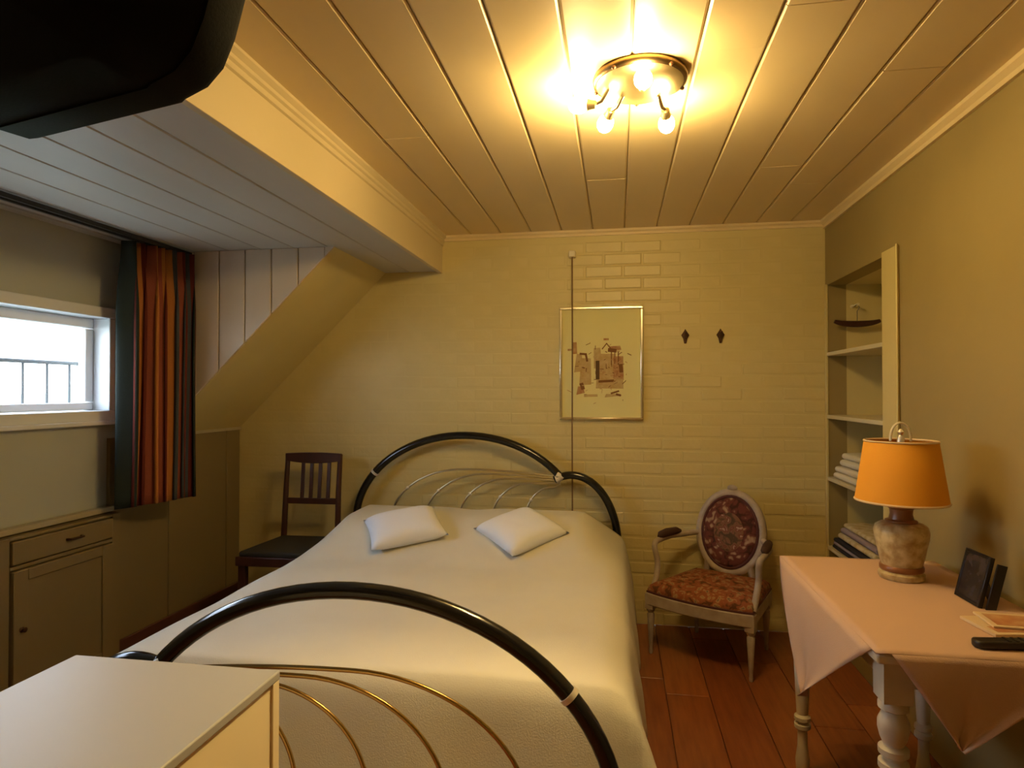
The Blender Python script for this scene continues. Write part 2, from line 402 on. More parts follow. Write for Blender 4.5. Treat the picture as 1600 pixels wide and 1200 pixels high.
# outside: guard rail and garden
rl = thing('window_railing', 'thin grey iron guard rail outside the low window', 'railing', (XW-.22, 2.0, 1.0))
MB().tube([(0, -1.2, .485), (0, 1.1, .485)], .010, 8).build('top_rail', M_iron, rl)
MB().tube([(0, -1.2, .12), (0, 1.1, .12)], .006, 8).build('bottom_rail', M_iron, rl)
base = MB().tube([(0, 0, .12), (0, 0, .485)], .006, 6).build('baluster', M_iron, rl)
for k in range(-9, 9):
    if k == 0: continue
    c_ = cp(base, rl); c_.location = (0, k*.125, 0)
base.location = (0, 0, 0)
struct(box('ground', (-70, -2.8, -40, 60, -3.3, -3.0), M_ground))
hb = MB()
for i in range(60):
    hb.ball((-26 + rnd.uniform(-1, 1), -10 + i*.9, -1.6+rnd.uniform(-.3, .3)), rnd.uniform(1.3, 2.4), 10, None, (1, 1, rnd.uniform(1.0, 1.5)))
tag(hb.build('hedge', M_hedge), 'pale green hedge far outside the window', 'hedge', kind='stuff')

# ------------------------------------------------------------------ built-in cupboard, left
XC = XK+.045
cb = thing('built_in_cupboard', 'cream painted built-in cupboard with one drawer above a door under the window', 'cupboard', (XC, 2.45, 0))
y = lambda v: v-2.45
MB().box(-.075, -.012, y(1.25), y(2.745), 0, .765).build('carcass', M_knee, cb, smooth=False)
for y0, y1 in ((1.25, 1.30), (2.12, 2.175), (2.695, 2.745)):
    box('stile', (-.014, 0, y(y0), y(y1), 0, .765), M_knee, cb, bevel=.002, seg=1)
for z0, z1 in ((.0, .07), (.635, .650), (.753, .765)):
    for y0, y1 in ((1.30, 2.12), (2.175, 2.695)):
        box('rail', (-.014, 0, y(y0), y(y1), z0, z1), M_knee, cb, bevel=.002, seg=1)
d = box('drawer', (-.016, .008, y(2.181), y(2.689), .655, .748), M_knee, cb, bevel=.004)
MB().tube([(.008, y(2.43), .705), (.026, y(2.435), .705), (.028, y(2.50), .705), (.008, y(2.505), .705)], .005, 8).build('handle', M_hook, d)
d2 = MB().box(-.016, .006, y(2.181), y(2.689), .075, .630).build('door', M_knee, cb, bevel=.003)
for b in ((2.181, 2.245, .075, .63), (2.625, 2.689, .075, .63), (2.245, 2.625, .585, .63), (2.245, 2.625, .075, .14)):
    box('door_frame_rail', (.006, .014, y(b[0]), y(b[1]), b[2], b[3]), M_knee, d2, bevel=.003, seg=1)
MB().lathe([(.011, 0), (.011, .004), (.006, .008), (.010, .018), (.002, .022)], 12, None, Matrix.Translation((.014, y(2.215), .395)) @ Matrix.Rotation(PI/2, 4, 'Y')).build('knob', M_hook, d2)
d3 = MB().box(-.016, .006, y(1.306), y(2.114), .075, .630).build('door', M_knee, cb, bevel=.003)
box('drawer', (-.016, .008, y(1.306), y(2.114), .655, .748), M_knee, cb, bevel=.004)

# ------------------------------------------------------------------ curtain and its rail
cr = thing('curtain_rail', 'dark double curtain track under the dormer ceiling above the window', 'curtain rail', (-2.24, 1.9, ZS))
MB().box(-.028, -.016, -1.2, 1.22, -.024, -.006).build('track', M_rail, cr)
MB().box(.010, .022, -1.2, 1.22, -.024, -.006).build('track', M_rail, cr)
ZB0, ZB1 = .80, 2.058
N, K, F = 192, 26, 7
vs = []; fs = []; ms = []
cy0, cy1 = 2.665, 3.03
for j in range(K+1):
    t = j/K; z = ZB1 + (ZB0-ZB1)*t
    for i in range(N+1):
        u = i/N
        amp = .020 + .018*ss(0, .25, t) + .006*math.sin(u*19+1)
        ph = u*2*PI*F - PI/2 + .25*math.sin(t*3+u*9)*t
        xx = amp*math.sin(ph) + .010*math.sin(u*11+t*2.5)*t
        yy = cy0 + (cy1-cy0)*u + .016*math.sin(2*ph)*ss(0, .3, t) - .008*t*(1-u)
        vs.append((-2.280+.095*u+xx, yy, z + (.005*math.sin(ph) if j == K else 0)))
# striped cloth: (end fraction, material)
cols = [(.085, 0), (.105, 2), (.19, 1), (.25, 2), (.285, 0), (.31, 2), (.355, 3), (.40, 1), (.43, 2), (.475, 3), (.50, 1), (.52, 2), (.585, 4), (.62, 1), (.66, 4), (.73, 4), (.765, 3), (.79, 2), (.90, 4), (.93, 2), (1.01, 0)]
for j in range(K):
    for i in range(N):
        a = j*(N+1)+i; fs.append((a, a+1, a+N+2, a+N+1))
        u = (i+.5)/N
        ms.append(next(m for e, m in cols if u <= e))
mb = MB(); mb.v = vs; mb.f = fs; mb.m = ms; mb.mats = list(M_curt)
cu = mb.build('curtain', recalc=False, angle=80)
so_ = cu.modifiers.new('thickness', 'SOLIDIFY'); so_.thickness = .0025
tag(cu, 'striped curtain in orange, red and dark green hanging beside the window', 'curtain')

# ------------------------------------------------------------------ bed
BX0, BX1, YH, YFT = -1.572, 0.0, 3.70, 1.585
L = BX1-BX0
bed = thing('double_bed', 'metal double bed with black arched tubes and brass hoops', 'bed', (0, 0, 0))
def ell(cx, cz, a, b, t0, t1, n): return [(cx+a*math.cos(R(t0+(t1-t0)*i/n)), cz+b*math.sin(R(t0+(t1-t0)*i/n))) for i in range(n+1)]
def board(name, Y, dz, flip):
    f = (lambda p, dy=0: (BX1-p[0] if flip else BX0+p[0], Y+(-dy if flip else dy), p[1]+dz))
    arch = [(0, .02-dz), (0, .30), ] + ell(.68, .56, .68, .527, 180, 34, 34)
    jx, jz = arch[-1]
    a = MB().tube([f(p) for p in arch], .0225, 16).build(name, M_black, bed, angle=60)
    small = ell(1.31, .47, L-1.31, .395, 112, 0, 22) + [(L, .20), (L, .02-dz)]
    MB().tube([f(p) for p in small], .0225, 16).build('corner_arch', M_black, a, angle=60)
    # pale joints
    def ringjoint(p, q, r=.026):
        p, q = Vector(f(p)), Vector(f(q)); MB().tube([p, q], r, 16).build('joint_ring', M_bright, a)
    k = next(i for i, p in enumerate(arch) if p[0] > .095)
    p, q = Vector((*arch[k], 0)), Vector((*arch[k+1], 0)); dd = (q-p).normalized()*.007
    ringjoint((p-dd)[:2], (p+dd)[:2])
    MB().tube([f((jx-.02, jz+.015)), f((jx+.01, jz-.002)), f((small[0][0]+.008, small[0][1]+.002))], .0255, 14).build('joint_cap', M_bright, a)
    # brass hoops, each rising from the low rail and sweeping to the joint
    hx = [.215, .425, .635, .835, 1.035]
    for n, x0 in enumerate(hx):
        top = .885 - n*.024; aa = .46 - n*.075; bb = .33 - n*.03
        pts = [(x0, .30)] + ell(x0+aa, top-bb, aa, bb, 180, 90, 18)
        e = (jx+.0, jz-.006 - n*.010)
        x1, z1 = pts[-1]
        for i in range(1, 13):
            t = i/12; pts.append((x1+(e[0]-x1)*t, z1+(e[1]-z1)*(t*t)))
        # end behind joint
        h = MB().tube([f(p, .012) for p in pts], .0062, 10).build('brass_hoop', M_oldbrass if not flip else M_brass, a, angle=60)
    for n, x0 in enumerate(hx):
        top = .885 - n*.024; bb = .33 - n*.03
        aa = .46 - n*.075
        tt = R(140)
        c0 = (x0+aa+aa*math.cos(tt), top-bb+bb*math.sin(tt))
        if not flip: MB().ball(f(c0, .012), .011, 10).build('pale_ball', M_bright, a)  # pale metal ball on each headboard hoop
    MB().tube([f((0, .30)), f((L, .30))], .012, 12).build('low_rail', M_black, a)
    # small feet
    for xx in (0, L): MB().tube([f((xx, .0-dz)), f((xx, .03-dz))], .022, 12).build('foot', M_black, a)
    return a
board('headboard', YH, 0.0, False)
board('footboard', YFT, -.260, True)
for xx in (BX0+.03, BX1-.03):
    MB().box(xx-.015, xx+.015, YFT, YH, .24, .30).build('side_rail', M_black, bed, bevel=.004)
MB().box(BX0+.09, BX1-.09, YFT+.17, YH-.08, .30, .50).build('mattress', M_matt, bed, bevel=.05, seg=3)

# bedspread
def bump(x, y):
    b = .150*ss(2.76, 3.28, y) - .055*ss(3.40, 3.67, y)
    side = ss(-1.56, -1.38, x)*ss(.02, -.20, x)
    valley = 1-.10*math.exp(-((x+.78)/.12)**2)
    return b*side*valley
YS0, YS1 = 1.735, 3.655
LX, RX = -1.535, .020
ZT = .562
prof = []     # (x offset param, z, drop fraction)
def profile():
    P = []
    for i in range(9): P.append(('L', 1-i/9))
    for i in range(41): P.append(('T', i/40))
    for i in range(1, 13): P.append(('R', i/12))
    return P
P = profile()
ys = [YS0 + (YS1-YS0)*i/70 for i in range(71)]
vs = []; fs = []
def pt(p, yv):
    k, t = p
    if k == 'T':
        x = LX + (RX-LX)*t
        ed = min(t, 1-t)*(RX-LX)
        z = ZT - .030*math.exp(-ed/.03) + bump(x, yv) + .0025*math.sin(yv*5+x*4) + .002*math.sin(yv*13-x*9)
        return Vector((x, yv, z))
    zt = ZT-.030
    hem = .165 if k == 'R' else .16
    z = zt + (hem-zt)*t
    fold = .010*math.sin(yv*11+1)+.007*math.sin(yv*23)
    foot = ss(2.05, 1.65, yv)
    if k == 'R': x = RX + .010 + .032*math.sin(min(1, t*1.4)*PI/2) + fold*t*1.3 + .055*foot*t + .020*t
    else: x = LX - .010 - .030*math.sin(min(1, t*1.4)*PI/2) - fold*t
    return Vector((x, yv, z))
foot_drop = [.0, .006, .02, .05, .10, .16, .22, .29, .36]
rows = []
for h in reversed(foot_drop[1:]):
    r_ = []
    for p in P:
        q = pt(p, YS0); yo = YS0 - min(.026, h*.9) - .30*h + .004*math.sin(q.x*14)*min(1, h*6)
        r_.append((q.x, yo, min(q.z, max(q.z-h, .17)) if p[0] == 'T' else min(q.z, max(.17, ZT-.03-h))))
    rows.append(r_)
for yv in ys: rows.append([tuple(pt(p, yv)) for p in P])
W = len(P)
for r_ in rows: vs += r_
for j in range(len(rows)-1):
    for i in range(W-1): fs.append((j*W+i, j*W+i+1, (j+1)*W+i+1, (j+1)*W+i))
mb = MB(); mb.add(vs, fs)
bs = mb.build('bedspread', M_spread, recalc=False, angle=180)
sm = bs.modifiers.new('thickness', 'SOLIDIFY'); sm.thickness = .008; sm.offset = -1
tag(bs, 'cream bedspread draped over the whole double bed', 'bedspread')

def cushion(name, cx, cy, cz, rz, tilt, sx_, sy_, label):
    n = 18; vt = []; vb = []
    for j in range(n+1):
        for i in range(n+1):
            u, v = i/n*2-1, j/n*2-1
            h = .058*max(0, (1-u**4)*(1-v**4))**.62 + .002*math.sin(u*9+v*4)*(1-u*u)*(1-v*v)
            pin = 1-.07*(1-u*u)*abs(v)**3; pin2 = 1-.07*(1-v*v)*abs(u)**3
            vt.append(Vector((u*sx_/2*pin2, v*sy_/2*pin, h))); vb.append(Vector((u*sx_/2*pin2, v*sy_/2*pin, -h*.75)))
    fs = []
    for j in range(n):
        for i in range(n):
            a = j*(n+1)+i; fs.append((a, a+1, a+n+2, a+n+1)); o = (n+1)**2; fs.append((o+a, o+a+n+1, o+a+n+2, o+a+1))
    mb = MB().add(vt+vb, fs)
    me = mb.build(name, M_cush, angle=180)
    b = bmesh.new(); b.from_mesh(me.data); bmesh.ops.remove_doubles(b, verts=b.verts, dist=.0004); bmesh.ops.recalc_face_normals(b, faces=b.faces); b.to_mesh(me.data); b.free()
    me.matrix_world = Matrix.Translation((cx, cy, cz)) @ Matrix.Rotation(tilt, 4, 'X') @ Matrix.Rotation(rz, 4, 'Z')
    tag(me, label, 'cushion', 'white cushions on the bed'); return me
cushion('cushion', -1.045, 3.06, .672, R(28), R(16), .37, .33, 'white cushion lying nearest the window side of the bed')
cushion('cushion', -.465, 3.08, .672, R(44), R(17), .335, .335, 'white cushion turned cornerwise towards the framed picture side of the bed')

# ------------------------------------------------------------------ side chair, left of the bed
ch = thing('wooden_side_chair', 'dark wooden slat-back chair in the corner left of the bed', 'chair', (-1.80, 3.40, 0), R(2))
SZ = .47
for sx_ in (-1, 1):
    MB().tube([(sx_*.175, .20, 0), (sx_*.170, .175, .30), (sx_*.168, .175, SZ), (sx_*.165, .195, .75), (sx_*.165, .222, .970)], [.016, .017, .018, .016, .014], 10).build('back_post', M_darkwood, ch)
    MB().prism([(sx_*.20-.02, -.235), (sx_*.20+.02, -.235), (sx_*.20+.02, -.195), (sx_*.20-.02, -.195)], 'z', 0, SZ-.03).build('leg', M_darkwood, ch, bevel=.004)
def zrot(y0, z0): return Matrix.Translation((0, y0, z0)) @ Matrix.Rotation(R(-7), 4, 'X')
tp = []
for i in range(17):
    u = i/16*2-1; tp.append((u*.175, .98 - .006*u*u))
for i in range(17):
    u = 1-i/16*2; tp.append((u*.175, .915 + .016*u*u))
MB().prism(tp, 'y', .204, .228).build('crest_rail', M_darkwood, ch, bevel=.003)
MB().prism([(-.165, .675), (.165, .675), (.165, .710), (-.165, .710)], 'y', .183, .201).build('lower_rail', M_darkwood, ch, bevel=.003)
for xx in (-.062, -.008, .046, .100) :
    MB().add([(xx-.010, .185, .70), (xx+.010, .185, .70), (xx+.010, .197, .70), (xx-.010, .197, .70), (xx-.010, .208, .925), (xx+.010, .208, .925), (xx+.010, .220, .925), (xx-.010, .220, .925)],
             [(0,1,2,3),(4,5,6,7),(0,1,5,4),(1,2,6,5),(2,3,7,6),(3,0,4,7)]).build('back_slat', M_darkwood, ch, smooth=False)
MB().prism([(-.225, -.255), (.225, -.255), (.18, .185), (-.18, .185)], 'z', SZ-.055, SZ-.005).build('seat_frame', M_darkwood, ch, bevel=.005)
MB().prism([(-.212, -.245), (.212, -.245), (.17, .165), (-.17, .165)], 'z', SZ-.01, SZ+.022).build('seat', M_darkseat, ch, bevel=.012, seg=3)
for sx_ in (-1, 1): MB().tube([(sx_*.20, -.215, .2), (sx_*.172, .18, .2)], .009, 8).build('stretcher', M_darkwood, ch)

# ------------------------------------------------------------------ armchair
ac = thing('armchair', 'small oval-back armchair with floral tapestry and grey carved frame', 'armchair', (.500, 3.450, 0), R(-30))
FZ = .272
def leg(x, y_, h, sp):
    mb = MB(); prof = [(.008, 0), (.011, .012), (.009, .03), (.0105, .05), (.019, h-.07), (.014, h-.06), (.021, h-.05), (.021, h-.04), (.016, h-.035)]
    mb.lathe(prof, 12, None, Matrix.Translation((x, y_, 0)) @ Matrix.Shear('XY', 4, (sp[0], sp[1])))
    mb.box(x-.022, x+.022, y_-.022, y_+.022, h-.04, h+.035)
    return mb.build('leg', M_grey, ac)
leg(-.255, -.225, FZ, (0, 0)); leg(.255, -.225, FZ, (0, 0)); leg(-.19, .195, FZ, (0, 0)); leg(.19, .195, FZ, (0, 0))
out = []
for i in range(13):
    u = i/12*2-1; out.append((u*.275, -.245-.035*(1-u*u)))
out += [(.215, .215), (-.215, .215)]
inn = [(p[0]*.9, p[1]*.9+.0) for p in out]
MB().prism(out, 'z', FZ-.02, FZ+.042).build('seat_rail', M_grey, ac, bevel=.006)
# upholstered seat: domed
n = len(inn); vs = []; fs = []
lev = [(1.02, .04), (1.03, .058), (1.0, .078), (.92, .092), (.72, .104), (.4, .110), (.02, .112)]
for s_, z in lev:
    for p in inn: vs.append((p[0]*s_*1.05, p[1]*s_*1.05, FZ+z))
for k in range(len(lev)-1):
    for i in range(n): fs.append((k*n+i, k*n+(i+1) % n, (k+1)*n+(i+1) % n, (k+1)*n+i))
fs.append(tuple((len(lev)-1)*n+i for i in range(n)))
MB().add(vs, fs).build('seat', M_taps, ac, angle=70)
MB().tube([(p[0]*.975, p[1]*.975, FZ+.046) for p in out], .006, 8, closed=True).build('piping', M_piping, ac)
# oval back
tb = Matrix.Translation((0, .205, .585)) @ Matrix.Rotation(R(-10), 4, 'X')
def oval(a, b, n=40): return [(a*math.cos(2*PI*i/n), 0, b*math.sin(2*PI*i/n)) for i in range(n)]
bk = MB(); bk.tube([tb @ Vector(p) for p in oval(.172, .212)], .021, 10, closed=True)
bf = bk.build('back_frame', M_grey, ac, angle=60)
MB().tube([tb @ Vector((p[0], -.014, p[2])) for p in oval(.150, .190)], .008, 8, closed=True).build('piping', M_piping, ac)
def ovalpad(name, a, b, th, yoff, m, parent):
    vs = []; fs = []; n = 36; lv = [(1, 0), (.96, .45), (.86, .75), (.6, .93), (.3, 1.0), (.02, 1.0)]
    for s_, h in lv:
        for k in range(n): vs.append(tb @ Vector((a*s_*math.cos(2*PI*k/n), yoff-th*h, b*s_*math.sin(2*PI*k/n))))
    for i in range(len(lv)-1):
        for k in range(n): fs.append((i*n+k, i*n+(k+1) % n, (i+1)*n+(k+1) % n, (i+1)*n+k))
    vs0 = len(vs); fs.append(tuple((len(lv)-1)*n+k for k in range(n)))
    # back face
    for k in range(n): vs.append(tb @ Vector((a*math.cos(2*PI*k/n), yoff+.02, b*math.sin(2*PI*k/n))))
    for k in range(n): fs.append((k, vs0+k, vs0+(k+1) % n, (k+1) % n))
    fs.append(tuple(vs0+k for k in range(n)))
    return MB().add(vs, fs).build(name, m, parent, angle=70)
bp_ = ovalpad('backrest', .153, .193, .032, 0, M_tapb, ac)
ovalpad('medallion', .082, .105, .006, -.029, M_medal, bp_)
for s_ in (-1, 1): MB().tube([tb @ Vector((s_*.115, 0, -.165)), (s_*.135, .19, FZ+.02)], [.018, .016], 10).build('back_stile', M_grey, ac)
MB().ball(tb @ Vector((0, -.01, .236)), .018, 10, None, (1.6, .7, 1)).build('crest', M_grey, ac)
# arms
for s_ in (-1, 1):
    pa = [tb @ Vector((s_*.17, 0, -.02)), Vector((s_*.225, .12, .560)), Vector((s_*.262, .02, .560)), Vector((s_*.275, -.10, .555)), Vector((s_*.272, -.145, .545)),
          Vector((s_*.268, -.150, .515)), Vector((s_*.262, -.135, .45)), Vector((s_*.258, -.155, .38)), Vector((s_*.258, -.20, .315))]
    # smooth resample
    q = []
    for i in range(len(pa)-1):
        p0, p1, p2, p3 = pa[max(i-1, 0)], pa[i], pa[i+1], pa[min(i+2, len(pa)-1)]
        for k in range(5):
            t = k/5; q.append(.5*((2*p1)+(-p0+p2)*t+(2*p0-5*p1+4*p2-p3)*t*t+(-p0+3*p1-3*p2+p3)*t**3))
    q.append(pa[-1])
    MB().tube(q, .0155, 10).build('arm', M_grey, ac, angle=60)
    MB().tube([(s_*.235, .09, .580), (s_*.247, .06, .584), (s_*.264, -.02, .584), (s_*.272, -.075, .580), (s_*.275, -.095, .573)], [.008, .020, .023, .020, .008], 10).build('arm_pad', M_armpad, ac, angle=60)

# ------------------------------------------------------------------ table with cloth
TX0, TX1, TY0, TY1, TZ = .585, 1.085, 1.59, 2.46, .745
tb_ = thing('side_table', 'cream painted table with turned legs against the right wall', 'table', (.83, 2.03, 0))
ox, oy = .83, 2.03
box('tabletop', (TX0-ox, TX1-ox, TY0-oy, TY1-oy, TZ-.025, TZ), M_cream, tb_, bevel=.006)
for b in ((TX0+.05, TX1-.05, TY0+.045, TY0+.065), (TX0+.05, TX1-.05, TY1-.065, TY1-.045), (TX0+.045, TX0+.065, TY0+.05, TY1-.05), (TX1-.065, TX1-.045, TY0+.05, TY1-.05)):
    MB().box(b[0]-ox, b[1]-ox, b[2]-oy, b[3]-oy, TZ-.095, TZ-.024).build('apron', M_cream, tb_, smooth=False)
lp = [(.016, 0), (.021, .01), (.024, .05), (.017, .10), (.016, .155), (.027, .165), (.027, .178), (.018, .184), (.027, .192), (.027, .204), (.019, .212), (.021, .25), (.026, .36), (.029, .43),
      (.024, .452), (.033, .460), (.033, .474), (.023, .481), (.023, .487), (.033, .494), (.033, .507), (.022, .515), (.029, .530), (.034, .552), (.034, .570), (.026, .588), (.022, .594), (.033, .600), (.033, .612), (.026, .622)]
for (lx, ly) in ((TX0+.055, TY0+.055), (TX0+.055, TY1-.055), (TX1-.055, TY0+.055), (TX1-.055, TY1-.055)):
    mb = MB().lathe(lp, 20, None, Matrix.Translation((lx-ox, ly-oy, 0)))
    mb.box(lx-ox-.032, lx-ox+.032, ly-oy-.032, ly-oy+.032, .620, TZ-.024)
    mb.build('leg', M_cream, tb_, angle=35)
# cloth: square laid cornerwise, points hanging on the left and the near side
e = .004
vs = []; fs = []
NX, NY = 20, 36
tcx0, tcy0 = TX0-e, TY0-e
for j in range(NY+1):
    for i in range(NX+1):
        X_ = tcx0 + (TX1+.01-tcx0)*i/NX; Y_ = tcy0 + (TY1+e-tcy0)*j/NY
        z = TZ + .0045 + .0006*math.sin(X_*30+Y_*17)
        if i == 0 or j == 0: z -= .002
        vs.append((X_, Y_, z))
for j in range(NY):
    for i in range(NX): a = j*(NX+1)+i; fs.append((a, a+1, a+NX+2, a+NX+1))
def fan(p0, p1, apex, outd, n=24, rows=14):
    # triangle hanging from edge p0-p1 to apex, pushed slightly outwards with soft folds
    base_ = len(vs)
    for r_ in range(rows+1):
        t = r_/rows
        a = Vector(p0).lerp(Vector(apex), t); b = Vector(p1).lerp(Vector(apex), t)
        for i in range(n+1):
            u = i/n; q = a.lerp(b, u)
            q += Vector(outd)*(.010*math.sin(min(1, t*3)*PI/2) + t*.012*math.sin(u*5+1+t*2) + .006*t*math.sin(u*13))
            vs.append(tuple(q))
    for r_ in range(rows):
        for i in range(n): a = base_+r_*(n+1)+i; fs.append((a, a+1, a+n+2, a+n+1))
zt = TZ+.0025
fan((tcx0, TY1+e, zt), (tcx0, TY0+.02, zt), (tcx0-.01, 2.11, .405), (-1, 0, 0))
fan((TX0+.03, tcy0, zt), (1.04, tcy0, zt), (.748, tcy0-.01, .552), (0, -1, 0))
tcl = MB().add(vs, fs).build('tablecloth', M_cloth, angle=50)
sm = tcl.modifiers.new('thickness', 'SOLIDIFY'); sm.thickness = .002; sm.offset = 0
tag(tcl, 'salmon pink tablecloth laid cornerwise with hanging points on the side table', 'tablecloth')
TT = TZ+.0065

# lamp
la = thing('table_lamp', 'table lamp with orange drum shade and cream relief pottery base', 'lamp', (.893, 2.225, TT))
MB().lathe([(.062, 0), (.066, .006), (.066, .018), (.060, .024), (.060, .028)], 32).build('foot', M_pot, la)
MB().lathe([(.060, .026), (.063, .030), (.063, .040), (.060, .044)], 32).build('brown_band', M_potrim, la)
MB().lathe([(.057, .042), (.062, .06), (.070, .10), (.077, .13), (.0785, .15), (.074, .166), (.062, .174), (.045, .178)], 40).build('body', M_pot, la, angle=60)
MB().lathe([(.046, .176), (.046, .184), (.036, .188), (.032, .205), (.034, .220), (.042, .226), (.042, .236), (.020, .242), (.012, .262)], 24).build('neck', M_potrim, la)
MB().lathe([(.131, .247), (.132, .245), (.104, .436), (.103, .437)], 48, cap=False).build('lamp_shade', M_shade, la, angle=60).modifiers.new('t', 'SOLIDIFY').thickness = .003
MB().tube([(.131*math.cos(2*PI*i/40), .131*math.sin(2*PI*i/40), .246) for i in range(40)], .004, 6, closed=True).build('shade_trim', M_shadein, la)
MB().tube([(.1035*math.cos(2*PI*i/40), .1035*math.sin(2*PI*i/40), .436) for i in range(40)], .0035, 6, closed=True).build('shade_trim', M_shadein, la)
for k in range(3): MB().tube([(0, 0, .425), (.103*math.cos(k*2.094), .103*math.sin(k*2.094), .425)], .002, 6).build('shade_spoke', M_bright, la)
MB().tube([(.0, 0, .24), (0, 0, .43)], .006, 8).build('stem', M_oldbrass, la)
hp = [(.030*math.cos(PI*i/14), 0, .436+.058*math.sin(PI*i/14)**.8) for i in range(15)]
MB().tube(hp, .004, 8).build('carrying_loop', M_plugw, la)
MB().lathe([(.011, .43), (.011, .445), (.006, .455), (.010, .465), (.003, .475)], 12).build('finial', M_bright, la)

# photo frame, brochures, remote on the table
pf = thing('photo_frame', 'black picture frame propped open on the table by the right wall', 'frame', (.978, 2.008, TT), R(-88))
mx = Matrix.Rotation(R(-14), 4, 'X')
for b in ((-.060, -.051, 0, .142), (.051, .060, 0, .142), (-.051, .051, 0, .010), (-.051, .051, .132, .142)):
    MB().box(b[0], b[1], -.006, .006, b[2], b[3], None, mx).build('frame_bar', M_frame, pf, bevel=.0015)
MB().box(-.052, .052, -.004, .003, .008, .134, None, mx).build('photograph', M_photo, pf, smooth=False)
MB().box(.066, .072, .008, .034, 0, .130, None, mx).build('side_leaf', M_frame, pf, bevel=.0015)
MB().add([(-.02, .026, .10), (.02, .026, .10), (.02, .062, 0), (-.02, .062, 0), (-.02, .030, .10), (.02, .030, .10), (.02, .066, 0), (-.02, .066, 0)], [(0,1,2,3),(4,5,6,7),(0,1,5,4),(3,2,6,7),(0,3,7,4),(1,2,6,5)]).build('easel_leg', M_frame, pf, smooth=False)
def leaflet(z, x, y_, rz, wx_, wy_, h, label, pic):
    o = thing('brochure', label, 'brochure', (x, y_, z), rz, 'brochures on the side table')
    MB().box(-wx_/2, wx_/2, -wy_/2, wy_/2, 0, h).build('pages', M_leaf, o, bevel=.001, seg=1)
    MB().box(-wx_*.42, wx_*.42, -wy_*.40, wy_*pic, h, h+.0006).build('cover_picture', M_leaf2, o, smooth=False)
leaflet(TT, .985, 1.800, R(8), .19, .13, .008, 'cream brochure at the bottom of the pile beside the black frame', -.1)
leaflet(TT+.0088, 1.0, 1.812, R(-4), .16, .11, .006, 'brochure with a reddish picture on top of the pile beside the black frame', .35)
rm = thing('remote_control', 'long black remote control lying at the front of the side table', 'remote', (.912, 1.662, TT), R(-84))
rp_ = []
for i in range(9): a = PI/2 - PI*i/8; rp_.append((.023*math.sin(a)*1.0, .085+.023*math.cos(a)))
rp_ = [(.020*math.cos(PI*i/8), .085+.020*math.sin(PI*i/8)) for i in range(9)] + [(.018*math.cos(PI+PI*i/8), -.085+.012*math.sin(PI+PI*i/8)) for i in range(9)]
MB().prism([(p[0], p[1]) for p in rp_], 'z', 0, .018).build('case', M_remote, rm, bevel=.005, seg=3)
b0 = MB().box(-.004, .004, -.003, .003, .0175, .020).build('button', M_steel, rm, smooth=False); b0.location = (-.009, .05, 0)
for k in range(1, 15):
    c_ = cp(b0, rm); c_.location = (-.009+.009*(k % 3), .05-.018*(k//3), 0)

# ------------------------------------------------------------------ niche shelving and what lies in it
sh = thing('built_in_shelving', 'cream built-in shelves recessed into the right wall beside the corner', 'shelving', (XR, NY0, 0))
for z in (1.562, 1.218, .878, .500):
    MB().box(-.004, ND-XR-.002, .004, NY1-NY0-.004, z-.020, z).build('shelf_board', M_shelf, sh, bevel=.002, seg=1)
MB().box(-.012, .0, -.150, 0, 0, 1.95).build('face_frame', M_wall, sh, bevel=.003)
MB().box(-.016, -.008, -.158, -.146, 0, 1.955).build('casing_bead', M_wall, sh, bevel=.004)
MB().box(-.006, .004, NY1-NY0-.006, NY1-NY0+.022, 0, 1.94).build('jamb', M_wall, sh, bevel=.002)
def folded(name, label, x0, x1, y0, y1, z, layers, mats, group, droop=0):
    o = thing(name, label, 'towel', ((x0+x1)/2, (y0+y1)/2, z), 0, group)
    h = 0; wx_, wy_ = (x1-x0)/2, (y1-y0)/2
    for k, (th, ins) in enumerate(layers):
        a, b_ = wx_-ins, wy_-ins; r_ = th*.48
        # rounded fold section (x,z), extruded along y with soft ends
        pts = [(-a+r_-r_*math.sin(PI*i/6), h+th/2-r_*math.cos(PI*i/6)) for i in range(7)] + [(0, h+th+.003), (a-.003, h+th*.98), (a, h+th*.5), (a-.003, h)]
        MB().prism(pts, 'y', -b_, b_).build('fold', mats[k % len(mats)], o, bevel=.004, angle=50)
        h += th
    return o, h
SX0 = XR+.004
folded('folded_towel', 'white folded towel in a pile on the third niche shelf, lower of two', SX0, SX0+.24, 3.28, 3.70, .879, [(.034, 0), (.034, .006)], [M_towel], 'white towels on the niche shelves')
folded('folded_towel', 'white folded towel on top of the pile on the third niche shelf', SX0+.02, SX0+.235, 3.33, 3.66, .950, [(.036, 0), (.034, .008)], [M_towel], 'white towels on the niche shelves')
folded('folded_blanket', 'dark folded blanket at the bottom of the stack on the lowest niche shelf', SX0, SX0+.26, 3.10, 3.72, .501, [(.020, 0), (.016, .004), (.020, .004)], [M_darkcl, M_lav], 'folded cloths on the lowest niche shelf')
folded('folded_cloth', 'cream flowered folded cloth on top of the dark blanket in the niche', SX0+.015, SX0+.24, 3.18, 3.68, .561, [(.030, 0), (.030, .010), (.026, .022)], [M_towel2, M_lav, M_towel2], 'folded cloths on the lowest niche shelf')
hg = thing('coat_hanger', 'dark curved wooden coat hanger hung in the top of the niche', 'hanger', (XR+.13, 3.70, 1.90))
MB().tube([(.105*math.sin(t)*1.22, 0, -.16 - .03*math.cos(t*1.0) + .0) for t in [(-1.1+2.2*i/20) for i in range(21)]], [.010+.008*math.sin(PI*i/20) for i in range(21)], 10).build('arm', M_darkwood, hg)
MB().tube([(0, 0, -.188), (0, 0, -.12), (.012, 0, -.10), (.0, 0, -.082), (-.012, 0, -.095)], .002, 6).build('hook', M_steel, hg)
